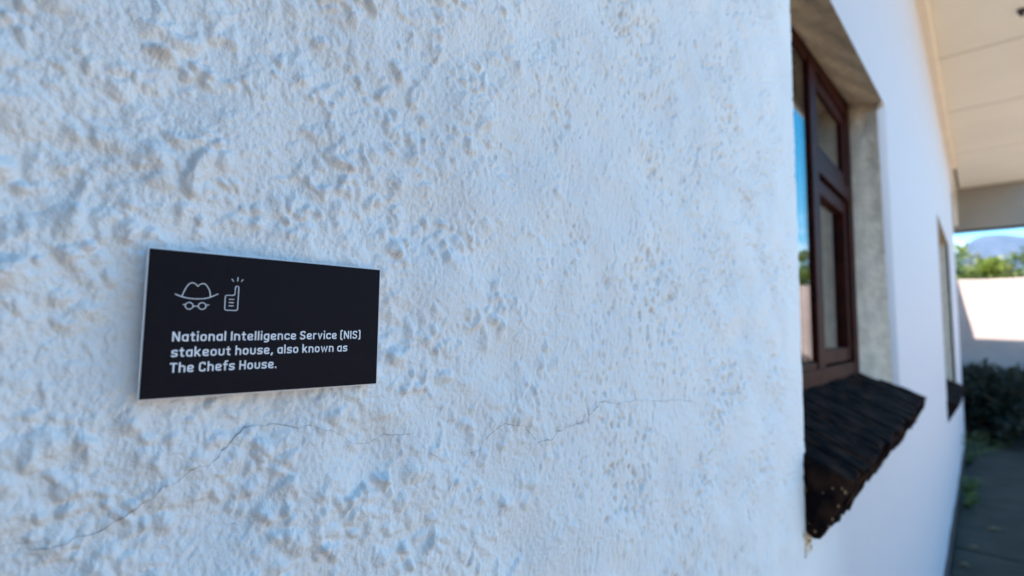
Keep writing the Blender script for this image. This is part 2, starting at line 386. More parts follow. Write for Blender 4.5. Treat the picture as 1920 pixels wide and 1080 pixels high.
# reveals: slightly rough plaster returning from the wall face to the frame
def reveal(W, yin, dz_top, x1_in):
    x0 = W['x0']; zb = W['zb']; loops = []
    # outline from bottom-left up, over, and down the right side
    pts = []
    for z in np.linspace(zb - .06, float(W['zt'](x0)), 60): pts.append((x0, z))
    xr = float(W['x1'](np.array(float(W['zt'](1.98 if x0 < 2 else 6.30)))))
    for x_ in np.linspace(x0, xr, 60)[1:]: pts.append((x_, float(W['zt'](x_))))
    for z in np.linspace(float(W['zt'](xr)), zb - .06, 60)[1:]: pts.append((float(W['x1'](np.array(z))), z))
    pts = np.array(pts); ztop = float(W['zt'](xr))
    ns = 14; V = []
    for (px, pz) in pts:
        isl = abs(px - x0) < 1e-6; top = (pz >= float(W['zt'](min(px, xr))) - 1e-4)
        yo = float(wall_y(px, pz)) + (.007 if isl else .0002)
        if not isl and not top: yo = float(wall_y(px, pz)) + .0195
        for s in np.linspace(0, 1, ns):
            y = yo + (yin - yo) * s
            qx = px + (x1_in - px) * s * (0 if isl or px < xr - .3 else 1) * (1 if px > xr - .02 else 0)
            qz = pz + (dz_top * s if pz > zb + .1 and top else 0)
            w_ = .0022 * (math.sin(px * 31 + y * 60) + math.sin(pz * 43 + y * 37 + 1)) * math.sin(math.pi * s)
            if isl: qx += w_ * .5
            elif top: qz += w_
            else: qx += w_
            V.append((qx, y, qz + CZ))
    return obj_np('window_reveal', V, grid_faces(len(pts), ns), M['reveal'], house)
reveal(W1, .098, .03, 1.99)
reveal(W2, .098, .02, 6.30)

# window joinery
def window(x0, x1, zb, zt, yf, mull, right_sash=True, mirrored=False):
    """frame plane front at yf; x0..x1 outer frame; z relative to camera"""
    f = bmesh.new()
    dep = .07
    add_box(f, x0, x0 + .075, yf, yf + dep, CZ + zb, CZ + zt, .003)
    add_box(f, x1 - .075, x1, yf, yf + dep, CZ + zb, CZ + zt, .003)
    add_box(f, x0 + .0755, x1 - .0755, yf + .001, yf + dep, CZ + zt - .07, CZ + zt - .001, .003)
    add_box(f, x0 + .0755, x1 - .0755, yf + .001, yf + dep, CZ + zb + .001, CZ + zb + .055, .003)
    fr = obj_bm('window_frame', f, M['wood'], house)
    # mullion between the two lights
    box('mullion', mull - .028, mull + .045, yf - .004, yf + dep, CZ + zb + .056, CZ + zt - .071, M['wood'], fr, .004)
    # left light: one tall fixed pane with thin beads
    lx0, lx1, lz0, lz1 = x0 + .076, mull - .029, zb + .056, zt - .071
    b_ = bmesh.new()
    for bx in ((lx0, lx0 + .022, lz0, lz1), (lx1 - .002, lx1, lz0, lz1)): add_box(b_, bx[0], bx[1], yf + .0085, yf + .05, CZ + bx[2], CZ + bx[3], .0006)
    add_box(b_, lx0 + .0225, lx1 - .0025, yf + .0, yf + .05, CZ + lz0, CZ + lz0 + .016, .001)
    add_box(b_, lx0 + .0225, lx1 - .0025, yf + .0, yf + .05, CZ + lz1 - .020, CZ + lz1, .002)
    obj_bm('glazing_bead', b_, M['wood'], fr)
    box('pane', lx0 + .02, lx1 - .0005, yf + .004, yf + .008, CZ + lz0 + .015, CZ + lz1 - .015, M['glass'], fr)
    # right light: small top-hung vent over a casement
    rx0, rx1 = mull + .046, x1 - .076
    zt1 = lz0 + (lz1 - lz0) * .669
    box('transom', rx0, rx1, yf - .002, yf + dep, CZ + zt1 - .022, CZ + zt1 + .022, M['wood'], fr, .003)
    def sash(name, sx0, sx1, sz0, sz1, st, ys, rec):
        s = bmesh.new()
        add_box(s, sx0, sx0 + st * .2, ys, ys + .04, CZ + sz0, CZ + sz1, .003)
        add_box(s, sx1 - st, sx1, ys, ys + .04, CZ + sz0, CZ + sz1, .003)
        add_box(s, sx0 + st * .2 + .0005, sx1 - st - .0005, ys + .001, ys + .04, CZ + sz0, CZ + sz0 + st, .003)
        add_box(s, sx0 + st * .2 + .0005, sx1 - st - .0005, ys + .001, ys + .04, CZ + sz1 - st, CZ + sz1, .003)
        obj_bm(name, s, M['wood'], fr)
        box('pane', sx0 + st * .2 - .002, sx1 - st + .005, ys + rec, ys + rec + .004, CZ + sz0 + st - .005, CZ + sz1 - st + .005, M['glass'], fr)
    sash('vent_sash', rx0 + .003, rx1 - .003, zt1 + .028, lz1 - .004, .034, yf + .004, .008)
    sash('casement_sash', rx0 + .003, rx1 - .003, lz0 + .004, zt1 - .028, .040, yf + .008, .016)
    return fr
window(.87, 1.99, -.145, .78, .098, 1.448)
window(4.70, 6.295, -.41, .865, .098, 5.5)

# brick-on-edge sills
def sill(x0, x1, y_in, z_in, y_out, z_out, hgt, step, seed, mat):
    rr = random.Random(seed)
    sl_ = math.atan2(z_in - z_out, y_in - y_out); ln = math.hypot(y_in - y_out, z_in - z_out)
    # mortar bed
    bm = bmesh.new(); add_box(bm, x0 + .006, x1 - .006, -ln + .008, 0, -hgt + .012, -.006)
    bed = obj_bm('window_sill', bm, M['mortar'], house)
    bed.matrix_world = Matrix.Translation((0, y_in, CZ + z_in)) @ Matrix.Rotation(sl_, 4, 'X')
    nb = round((x1 - x0) / step); st = (x1 - x0) / nb
    for k in range(nb):
        a = x0 + k * st
        dl = rr.uniform(-.004, .005); dh = rr.uniform(-.012, .010); dt = rr.uniform(-.0028, .0028)
        bm = bmesh.new(); add_box(bm, a + .0020, a + st - .0020, -ln - dl, .004, -hgt + dh, dt, .0055, 2)
        bmesh.ops.subdivide_edges(bm, edges=[e for e in bm.edges if e.calc_length() > .03], cuts=4, use_grid_fill=True)
        for v_ in bm.verts:
            v_.co += Vector((rr.gauss(0, .0007), rr.gauss(0, .0020) if v_.co.y < -ln + .03 else 0, rr.gauss(0, .0032 if v_.co.z < -hgt * .7 else .0010)))
        o = obj_bm('brick', bm, mat, bed)
        if k == 0:
            # flecks of bare brick and lime on the near brick
            pass
    return bed
bed1 = sill(.842, 2.095, .098, -.128, -.062, -.204, .092, .0696, 4, M['sill'])
sill(4.62, 6.38, .098, -.40, -.062, -.485, .18, .069, 9, M['sill'])
# lime and paint flecks and the ochre drip where the first sill leaves the wall
bm = bmesh.new(); rr = random.Random(12)
for k in range(15):
    zz = CZ - .205 - rr.random() ** .8 * .10; yy = -.002 - rr.random() * .05
    if k > 9: yy = -.0015 - rr.random() ** 3 * .012
    s = rr.uniform(.0007, .0021)
    r_ = bmesh.ops.create_icosphere(bm, subdivisions=1, radius=s)
    for v_ in r_['verts']: v_.co = Vector((.8425 + v_.co.x * .35, yy + v_.co.y, zz + v_.co.z * 1.5))
fl = obj_bm('lime_fleck', bm, M['litter'], house); fl['kind'] = 'stuff'
bm = bmesh.new()
for k in range(46):
    q = rr.random(); zz = CZ - .292 - q * .03; xx = .846 + rr.uniform(-.010, .03)
    r_ = bmesh.ops.create_icosphere(bm, subdivisions=1, radius=rr.uniform(.002, .006) * (1 - q * .6))
    yb = float(wall_y(xx, zz - CZ))
    for v_ in r_['verts']: v_.co = Vector((xx + v_.co.x, yb + v_.co.y * .35, zz + v_.co.z * 1.3))
dr = obj_bm('ochre_drip', bm, M['ochre'], house, True); dr['kind'] = 'stuff'

# plinth: black bitumen strip at the foot of the wall
XP = np.linspace(-4, 8, 240); V = []
for X_ in XP:
    yb = float(y0(X_)); h_ = .085 + .012 * math.sin(X_ * 3.1) + .006 * math.sin(X_ * 11)
    V += [(X_, yb - .012, -.03), (X_, yb - .012, h_ - .006), (X_, yb - .006, h_), (X_, yb + .02, h_)]
obj_np('plinth', V, grid_faces(len(XP), 4), M['dark'], house)

# body of the house behind the front wall
bm = bmesh.new()
add_box(bm, -4.05, -3.99, .07, 4.0, -.05, CZ + 2.02)
add_box(bm, 7.94, 7.998, .012, 4.0, -.05, CZ + 2.02)
add_box(bm, -3.985, 7.935, 3.9, 4.0, -.05, CZ + 2.02)
obj_bm('house_body', bm, M['body'], house)
bm = bmesh.new()
add_box(bm, -3.98, 7.93, 2.2, 2.25, 0, CZ + 2.0); add_box(bm, 3.2, 3.3, .2, 2.19, 0, CZ + 2.0); add_box(bm, -3.98, 7.93, .2, 3.89, -.01, .02)
obj_bm('room_wall', bm, M['room'], house)
box('added_shade_wall', -.62, -.42, -1.25, .2, -.05, CZ + 2.016, M['shade_wall'], house, .008)  # added out of view, blocks light so the near end goes darker
box('shadow_wing', 8.002, 11.0, .33, 4.0, -.05, CZ + 2.40, M['body'], house, .01)  # unseen block, shaped to cast the diagonal shadow on the boundary wall

# curtains behind the glass
def curtain(x0, x1, z0, z1, y, label):
    xs = np.linspace(x0, x1, 180); zs = np.linspace(z0, z1, 30); X_, Z_ = np.meshgrid(xs, zs, indexing='ij')
    amp = .016 * (.5 + .5 * (1 - (Z_ - z0) / (z1 - z0)))
    Y_ = y + amp * np.sin(X_ * 75 + 1.3 * np.sin(X_ * 13)) + .004 * np.sin(X_ * 190)
    o = obj_np('curtain', np.stack([X_, Y_, Z_ + CZ], -1).reshape(-1, 3), grid_faces(180, 30), M['curtain'])
    sm = o.modifiers.new('thickness', 'SOLIDIFY'); sm.thickness = .0015
    tag(o, label, 'curtain'); return o
cu = curtain(1.52, 1.97, -.02, .74, .225, 'white net curtain hanging behind the glass of the nearer window')
bm = bmesh.new(); add_box(bm, 1.52, 1.97, .217, .233, CZ - .034, CZ - .016, .003); obj_bm('hem', bm, M['curtain'], cu)
box('cafe_curtain_panel', 1.53, 1.95, .255, .262, CZ - .20, CZ + .0, M['curtain'], cu)
curtain(4.75, 6.25, -.38, .80, .30, 'white net curtain hanging behind the glass of the farther window')

# eave: soffit boards with open joints, trim, beam, roof slab, gutter
sof = bmesh.new(); add_box(sof, -4.1, 9.36, -.72, -.0, CZ + 2.040, CZ + 2.052)
soffit = obj_bm('soffit', sof, M['mortar'], house)
jx = [-4.1, -2.6, -1.36, -.12, 1.12, 2.36, 3.55, 4.76, 6.0, 7.48, 9.36]
for a_, b_ in zip(jx[:-1], jx[1:]):
    box('ceiling_board', a_ + .010, b_ - .010, -.715, -.055, CZ + 2.020, CZ + 2.038, M['soffit'], soffit, .003)
box('cornice', -4.0, 8.0, -.055, .03, CZ + 1.978, CZ + 2.034, M['trim'], house, .018, 4)
box('end_beam', 9.30, 9.42, -.75, .60, CZ + 1.43, CZ + 2.06, M['beam'], house, .006)
box('drip_edge', 9.295, 9.425, -.76, .60, CZ + 1.405, CZ + 1.4295, M['dark'], house, .003)
box('beam_batten', 9.285, 9.298, -.02, .02, CZ + 1.50, CZ + 2.0, M['trim'], house, .003)
box('cornice', 8.0, 9.299, -.03, .03, CZ + 1.97, CZ + 2.036, M['trim'], house, .006)
box('fascia_board', -4.2, 9.45, -.745, -.722, CZ + 2.005, CZ + 2.13, M['trim'], house, .004)
box('roof', -4.2, 9.45, -.72, 4.2, CZ + 2.056, CZ + 2.13, M['roof'], house, .004)
# small dark fitting on the soffit
bm = bmesh.new(); add_tube(bm, [(4.34, -.47, CZ + 2.019), (4.34, -.47, CZ + 2.0), (4.34, -.47, CZ + 1.985)], [.020, .019, .013], 20)
o = obj_bm('ceiling_fitting', bm, M['dark'], None); tag(o, 'small round dark fitting on the cream eave ceiling at the top right', 'light fitting')
bm = bmesh.new(); add_tube(bm, [(4.34, -.47, CZ + 1.984), (4.34, -.47, CZ + 1.972)], [.008, .006], 14); obj_bm('knob', bm, M['dark'], o)

# ------------------------------------------------------------------ hairline crack in the plaster
def hit(px, py, lift=.0):
    v_ = _ray(px, py); d = np.array([v_ @ _A, -(v_ @ _O), v_ @ _U])
    t_ = .22 / d[1]
    for _ in range(12):
        X_ = d[0] * t_; Z_ = d[2] * t_; t_ = (float(wall_y(X_, Z_)) + .2) / d[1]
    return d[0] * t_, d[2] * t_
def crack(pts, w0, w1, seed):
    rr = random.Random(seed); P = [hit(*p) for p in pts]; Q = []
    for (a, b) in zip(P[:-1], P[1:]):
        L_ = math.hypot(b[0] - a[0], b[1] - a[1]); k = max(2, int(L_ / .0011))
        for i in range(k):
            s = i / k; Q.append([a[0] + (b[0] - a[0]) * s, a[1] + (b[1] - a[1]) * s])
    Q.append(list(P[-1])); Q = np.array(Q); n_ = len(Q)
    wob = np.array([rr.gauss(0, 1) for _ in range(n_)]); wob = np.convolve(wob, [.25, .5, .25], 'same') * .00032
    drift = np.convolve(np.array([rr.gauss(0, 1) for _ in range(n_ + 8)]), np.ones(9) / 9, 'valid') * .0010
    T = np.gradient(Q, axis=0); T /= np.linalg.norm(T, axis=1)[:, None] + 1e-9; Nn = np.stack([-T[:, 1], T[:, 0]], 1)
    C = Q + Nn * (wob + drift)[:, None]
    wd = np.array([w0 + (w1 - w0) * i / n_ for i in range(n_)]) * np.array([rr.uniform(.3, 1.0) for _ in range(n_)]) * (.42 + .58 * np.clip(.5 + 1.6 * np.convolve(np.array([rr.gauss(0, 1) for _ in range(n_ + 12)]), np.ones(13) / 13, 'valid'), 0, 1.3))
    V = []
    for c_, n1, w_ in zip(C, Nn, wd):
        for s in (-.5, .5):
            p = c_ + n1 * w_ * s; V.append((p[0], float(wall_y(p[0], p[1])) - (.00038 + .0009 * min(max((p[0] - .12) / .15, 0), 1)), p[1] + CZ))
    return obj_np('crack', V, grid_faces(n_, 2), M['crack'], wall)
crack([(60, 1030), (90, 1028), (118, 1021), (150, 1003), (170, 999), (202, 984), (240, 962), (290, 930), (305, 912), (330, 905), (352, 884), (372, 874), (392, 873), (408, 858), (425, 835), (445, 815), (462, 800)], .00044, .00056, 1)
crack([(-10, 1023), (30, 1016), (80, 1011)], .0004, .00032, 2)
crack([(458, 800), (470, 797), (495, 799), (520, 795), (545, 796), (560, 800), (578, 793), (600, 801), (622, 806), (650, 822), (660, 832), (690, 830), (718, 814), (745, 815), (772, 813), (780, 825), (802, 846), (832, 865)], .00040, .00030, 3)
crack([(868, 855), (900, 843), (905, 825), (925, 806), (945, 794), (962, 798), (980, 798), (1002, 826)], .00042, .00042, 4)
crack([(1006, 830), (1030, 824), (1042, 808), (1075, 795), (1090, 792), (1102, 775), (1122, 755), (1132, 752), (1155, 757), (1170, 752), (1200, 750), (1235, 752), (1260, 749), (1290, 752), (1310, 758)], .00080, .00050, 5)
crack([(716, 740 + 0), (719, 745)], .0003, .0003, 6)
crack([(434, 984), (440, 982), (446, 983)], .0004, .0004, 7)

# ------------------------------------------------------------------ the plaque
TH = R(4.7)
SGX, SGY = .085, .0317 - .004                                # centre point, board front face plane (rel. to wall frame)
sign = empty('sign', (SGX, SGY, CZ)); sign.rotation_euler = (0, 0, -TH)
tag(sign, 'small black rectangular plaque with white hat and radio icons and lettering', 'sign')
def sbox(name, x0, x1, z0, z1, yb, yf, mat, bevel, parent=sign):
    bm = bmesh.new(); add_box(bm, x0, x1, yf, yb, z0, z1, bevel, 2)
    return obj_bm(name, bm, mat, parent)
mmx = .001
sbox('board', -39.7 * mmx, 57.35 * mmx, -28.75 * mmx, 29.3 * mmx, .0023, .0, M['alu'], .0003)
sbox('face_panel', -39.1 * mmx, 56.75 * mmx, -28.15 * mmx, 28.7 * mmx, -.00002, -.0004, M['signface'], .00012)
sbox('mounting_pad', -18 * mmx, 36 * mmx, -12 * mmx, 12 * mmx, .0125, .00232, M['dark'], .0005)

def thick(path, w, closed=False, lift=0.0):
    """mitred band of width w along a 2D path -> verts (x, z), faces"""
    P = [np.array(p, float) for p in path]; Q = [P[0]]
    for p in P[1:]:
        if np.linalg.norm(p - Q[-1]) > 1e-6: Q.append(p)
    if closed and np.linalg.norm(Q[0] - Q[-1]) < 1e-6: Q.pop()
    n_ = len(Q); V = []
    for i in range(n_):
        if closed: a, b = Q[i - 1], Q[(i + 1) % n_]
        else: a, b = Q[max(i - 1, 0)], Q[min(i + 1, n_ - 1)]
        d1 = Q[i] - a; d2 = b - Q[i]
        if np.linalg.norm(d1) < 1e-9: d1 = d2
        if np.linalg.norm(d2) < 1e-9: d2 = d1
        d1 = d1 / np.linalg.norm(d1); d2 = d2 / np.linalg.norm(d2)
        n1 = np.array([-d1[1], d1[0]]); n2 = np.array([-d2[1], d2[0]]); mi = n1 + n2
        if np.linalg.norm(mi) < .2: mi = n1
        mi = mi / np.linalg.norm(mi); s = min(1 / max(mi @ n1, .4), 1.8) * w / 2
        V += [Q[i] + mi * s, Q[i] - mi * s]
    F = [(2 * i, 2 * i + 1, 2 * i + 3, 2 * i + 2) for i in range(n_ - 1)]
    if closed: F.append((2 * n_ - 2, 2 * n_ - 1, 1, 0))
    return V, F
def rounded(pts, r, closed=False, seg=6):
    P = [np.array(p, float) for p in pts]; n_ = len(P); out = []
    for i in range(n_):
        if not closed and i in (0, n_ - 1): out.append(P[i]); continue
        a, p, b = P[i - 1], P[i], P[(i + 1) % n_]
        ra = min(r, np.linalg.norm(a - p) * .5, np.linalg.norm(b - p) * .5)
        s = p + (a - p) / np.linalg.norm(a - p) * ra; e = p + (b - p) / np.linalg.norm(b - p) * ra
        for k in range(seg + 1):
            t_ = k / seg; out.append((1 - t_) ** 2 * s + 2 * t_ * (1 - t_) * p * .92 + 2 * t_ * (1 - t_) * .08 * (s + e) / 2 + t_ * t_ * e)
    return out
class Print:
    def __init__(s): s.V = []; s.F = []; s.k = 0
    def add(s, path, w, closed=False, tf=lambda p: p):
        V, F = thick([tf(p) for p in path], w, closed); b = len(s.V); s.k += 1
        s.V += [(v[0] * mmx, -.00042 - .000004 * (s.k % 7), v[1] * mmx) for v in V]; s.F += [tuple(i + b for i in f) for f in F]
    def build(s, name): return obj_np(name, s.V, s.F, M['print'], sign, smooth=False)

SW = .150; HW = SW / 2; XH = .735
def glyph(c):
    """strokes in units of the cap height: list of (path, closed), advance"""
    t0, t1 = HW, 1 - HW; x0 = HW; b = HW; xt = XH - HW
    w = .50; xr = w - HW; r = .20
    v = lambda x, a, e: ([(x, a), (x, e)], False)
    if c == 'N': return [v(x0, 0, 1), v(.57 - HW, 0, 1), ([(x0 + .01, .97), (.57 - HW - .01, .03)], False)], .57
    if c == 'I': return [v(x0, 0, 1)], SW
    if c == 'H': return [v(x0, 0, 1), v(.56 - HW, 0, 1), ([(x0, .5), (.56 - HW, .5)], False)], .56
    if c == 'T': return [v(.26, 0, 1 - SW), ([(0, t1), (.52, t1)], False)], .52
    if c == 'l': return [v(x0, 0, 1.04)], SW
    if c == 'i': return [v(x0, 0, XH), ([(x0, .86), (x0, 1.04)], False)], SW
    if c == 'o': return [(rounded([(x0, b), (xr, b), (xr, xt), (x0, xt)], r, True), True)], w
    if c == 'a': return [(rounded([(xr, b), (x0, b), (x0, xt), (xr, xt)], r), False), v(xr, 0, XH)], w
    if c == 'n': return [v(x0, 0, XH), (rounded([(x0, xt), (xr, xt), (xr, 0)], r), False)], w
    if c == 'h': return [v(x0, 0, 1.04), (rounded([(x0, xt), (xr, xt), (xr, 0)], r), False)], w
    if c == 'u': return [(rounded([(x0, XH), (x0, b), (xr, b), (xr, XH)], r), False)], w
    if c == 'e': return [(rounded([(xr - .0, .20), (xr, b), (x0, b), (x0, xt), (xr, xt), (xr, .35), (x0 + .03, .35)], .17), False)], w
    if c == 'c': return [(rounded([(xr, .24), (xr, b), (x0, b), (x0, xt), (xr, xt), (xr, XH - .24)], .18), False)], w - .02
    if c == 'g': return [(rounded([(xr, b), (x0, b), (x0, xt), (xr, xt)], r), False), (rounded([(xr, XH), (xr, -.18), (x0 - .02, -.18)], r), False)], w
    if c == 's': return [(rounded([(xr - .01, .55), (xr - .01, xt), (x0, xt), (x0, XH / 2 + .01), (xr - .01, XH / 2 - .01), (xr - .01, b), (x0 - .01, b), (x0 - .01, .19)], .15), False)], .47
    if c == 'S': return [(rounded([(xr + .02, .74), (xr + .02, t1), (x0, t1), (x0, .53), (xr + .02, .47), (xr + .02, b), (x0 - .01, b), (x0 - .01, .27)], .19), False)], .53
    if c == 'C': return [(rounded([(xr + .03, .30), (xr + .03, b), (x0, b), (x0, t1), (xr + .03, t1), (xr + .03, .70)], .22), False)], .54
    if c == 't': return [(rounded([(.17, .95), (.17, b), (.36, b)], .16), False), ([(0, xt), (.36, xt)], False)], .37
    if c == 'f': return [(rounded([(.16, 0), (.16, 1.0), (.38, 1.0)], .18), False), ([(0, xt), (.36, xt)], False)], .36
    if c == 'r': return [v(x0, 0, XH), (rounded([(x0, xt), (.33, xt)], .1), False)], .34
    if c == 'k': return [v(x0, 0, 1.04), ([(x0 + .03, .30), (.43, XH - .0)], False), ([(.20, .42), (.45, .0)], False)], .50
    if c == 'v': return [([(.06, XH), (.245, .04), (.43, XH)], False)], .49
    if c == 'w': return [([(.06, XH), (.20, .05), (.355, .64), (.51, .05), (.65, XH)], False)], .71
    if c == '(': return [(rounded([(.26, 1.04), (x0, 1.04), (x0, -.06), (.26, -.06)], .2), False)], .27
    if c == ')': return [(rounded([(0.0, 1.04), (.17, 1.04), (.17, -.06), (0.0, -.06)], .2), False)], .26
    if c == ',': return [([(.15, .17), (.05, -.17)], False)], .22
    if c == '.': return [([(HW, 0), (HW, .18)], False)], SW
    return [], .24
def text_line(s, x0, x1, z0, cap, slope):
    adv = []; x = 0
    for ch in s:
        g_, a_ = glyph(ch); adv.append(x); x += a_ + (.105 if ch != ' ' else .02)
    total = x - .105; sx = (x1 - x0) / total; p = Print()
    for ch, ax_ in zip(s, adv):
        g_, a_ = glyph(ch)
        for path, closed in g_:
            p.add(path, SW * cap * (1.0 if sx / cap > .8 else .92), closed, lambda q, ax_=ax_: np.array([x0 + (ax_ + q[0]) * sx, z0 + q[1] * cap + slope * (x0 + (ax_ + q[0]) * sx + 30)]))
    return p.build('lettering')
text_line('National Intelligence Service (NIS)', -30.1, 47.5, -6.65, 3.75, .011)
text_line('stakeout house, also known as', -30.1, 40.9, -12.65, 3.75, .011)
text_line('The Chefs House.', -30.2, 8.9, -18.65, 3.75, .006)
# hat and glasses
ln = .27
def smooth_path(pts, k=10):
    P = [np.array(p, float) for p in pts]; out = []
    for i in range(len(P) - 1):
        p0, p1, p2, p3 = P[max(i - 1, 0)], P[i], P[i + 1], P[min(i + 2, len(P) - 1)]
        for j in range(k):
            t_ = j / k; out.append(.5 * ((2 * p1) + (-p0 + p2) * t_ + (2 * p0 - 5 * p1 + 4 * p2 - p3) * t_ ** 2 + (-p0 + 3 * p1 - 3 * p2 + p3) * t_ ** 3))
    out.append(P[-1]); return out
hat = Print()
hat.add(smooth_path([(-30.1, 11.8), (-27.8, 10.85), (-25.4, 10.35), (-22.6, 10.2), (-19.8, 10.5), (-17.8, 11.2), (-15.2, 12.6)]), ln)
hat.add(smooth_path([(-27.75, 10.95), (-27.0, 13.2), (-26.1, 15.2), (-24.9, 16.4), (-23.6, 16.3), (-22.55, 15.25)])[:-1] + smooth_path([(-22.55, 15.25), (-21.5, 16.2), (-20.2, 16.4), (-19.0, 15.0), (-18.2, 13.2), (-17.9, 11.1)]), ln)
hat.build('hat_icon')
gls = Print()
for cx in (-25.1, -20.65):
    gls.add([(cx + 1.32 * math.cos(t_), 7.35 + 1.32 * math.sin(t_) + .02 * (cx + 25)) for t_ in np.linspace(0, 2 * math.pi, 33)[:-1]], ln, True)
gls.add([(-23.7, 7.25), (-22.0, 7.3)], ln); gls.add([(-27.3, 7.85), (-26.4, 7.6)], ln); gls.add([(-19.3, 7.75), (-18.2, 8.0)], ln)
gls.build('glasses_icon')
ph = Print()
ph.add(rounded([(-12.55, 6.05), (-7.75, 6.05), (-7.65, 16.2), (-8.95, 16.2), (-9.05, 12.3), (-12.55, 12.2)], .75, True, 5), ln, True)
for zz in (7.9, 9.25, 10.6): ph.add([(-11.2, zz), (-9.25, zz + .03)], ln)
ph.add([(-8.25, 18.2), (-8.2, 20.0)], ln * .9); ph.add([(-9.7, 18.0), (-10.5, 19.1)], ln * .9); ph.add([(-6.9, 18.2), (-6.2, 19.2)], ln * .9)
ph.build('handset_icon')

# ------------------------------------------------------------------ yard wall, wing side, planting
bw = empty('boundary_wall', (11, 0, 0)); tag(bw, 'pale rendered yard wall closing the far end, sunlit above and shaded below', 'wall')
ys = np.linspace(-14, 3.9, 180); zs = np.linspace(-.05, 2.165, 24); Yg, Zg = np.meshgrid(ys, zs, indexing='ij')
g = np.random.default_rng(2)
und = sum(np.sin(Yg * g.uniform(.5, 6) + Zg * g.uniform(1, 6) + g.uniform(0, 6)) for _ in range(8)) * .0022
Ztop = Zg + np.where(Zg > 2.1, .012 * np.sin(Yg * 1.7) + .006 * np.sin(Yg * 5.3), 0)
obj_np('wall_face', np.stack([0 * Yg + und, Yg, Ztop], -1).reshape(-1, 3), grid_faces(180, 24)[:, ::-1], M['farwall'], bw)
bm = bmesh.new(); add_box(bm, .02, .22, -14, 3.9, -.05, 2.15, 0); obj_bm('wall_core', bm, M['farwall'], bw)
tb = Ztop[:, -1]; V = []
for y_, z_ in zip(ys, tb): V += [(-.004, y_, z_ - .012), (.0, y_, z_ + .006), (.06, y_, z_ + .022), (.18, y_, z_ + .02), (.225, y_, z_ - .01)]
obj_np('coping', V, grid_faces(len(ys), 5), M['farwall'], bw)
side = box('side_wall', -6, 11, -14.2, -14.0, -.05, 2.15, M['farwall']); side.name = 'yard_side_wall'
tag(side, 'low pale yard wall along the open side of the yard', 'wall')

def leaf_mesh(name, centres, n_per, spread, size, mat, seed, flat=.6):
    g = np.random.default_rng(seed); C = []
    for (c_, s) in centres:
        d = g.normal(0, 1, (n_per, 3)); d /= np.linalg.norm(d, axis=1)[:, None]
        rr_ = g.uniform(.3, 1, n_per)[:, None] ** .6 * s * spread; p = np.array(c_) + d * rr_ * np.array([1, 1, flat + .2]); C.append(p)
    C = np.concatenate(C); k = len(C)
    a = g.normal(0, 1, (k, 3)); a[:, 2] = np.abs(a[:, 2]) * .5; a /= np.linalg.norm(a, axis=1)[:, None]
    bvec = np.cross(a, g.normal(0, 1, (k, 3))); bvec /= np.linalg.norm(bvec, axis=1)[:, None]
    nrm = np.cross(a, bvec); s = (size * g.uniform(.6, 1.4, k))[:, None]
    v0 = C; v1 = C + a * s * .5 + bvec * s * .26 + nrm * s * .07; v2 = C + a * s; v3 = C + a * s * .5 - bvec * s * .26 + nrm * s * .07
    V = np.stack([v0, v1, v2, v3], 1).reshape(-1, 3); F = np.arange(4 * k).reshape(-1, 4)
    me = obj_np(name, V, F, mat, None, False); return me
def shrub_proto(seed, h, w, mat, ncl=34, npl=150, size=.07, trunk=True):
    g = np.random.default_rng(seed); cent = []
    bm = bmesh.new(); base = Vector((0, 0, -.05))
    fork = Vector((g.normal(0, .05), g.normal(0, .05), h * .28))
    add_tube(bm, [base, fork * .5, fork], [.05 * h / 2, .04 * h / 2, .032 * h / 2], 8)
    for k in range(ncl):
        th = g.uniform(0, 2 * math.pi); u = g.uniform(0, 1); rr_ = w * (.25 + .75 * math.sqrt(g.uniform())) * (1 - .55 * max(0, u - .5))
        c_ = (rr_ * math.cos(th), rr_ * math.sin(th), h * (.22 + .74 * u) + g.normal(0, .05))
        cent.append((c_, g.uniform(.16, .30) * w))
        if k % 3 == 0:
            e = Vector(c_); mid = fork.lerp(e, .5) + Vector((0, 0, .08 * h)); add_tube(bm, [fork, mid, e], [.018 * h, .010 * h, .004 * h], 5)
    tr_ = obj_bm('trunk', bm, M['bark'], None, True)
    cr_ = leaf_mesh('crown', cent, npl, 1.1, size, mat, seed + 50)
    return tr_, cr_
def place_shrub(proto, name, loc, rz, s, label, cat, group=None, first=False):
    e = empty(name, loc); e.rotation_euler = (0, 0, rz); e.scale = (s, s, s)
    for p in proto:
        c_ = p if first else p.copy()
        if not first: col.objects.link(c_)
        c_.parent = e
    tag(e, label, cat, group); return e
pl_lime = shrub_proto(1, 2.9, .75, M['leaf_lime'], 30, 130, .085)
pl_olive = shrub_proto(2, 2.6, 1.0, M['leaf_olive'], 36, 120, .075)
pl_green = shrub_proto(3, 2.6, 1.1, M['leaf_green'], 36, 120, .08)
GT = 'shrubs and small trees behind the far yard wall'
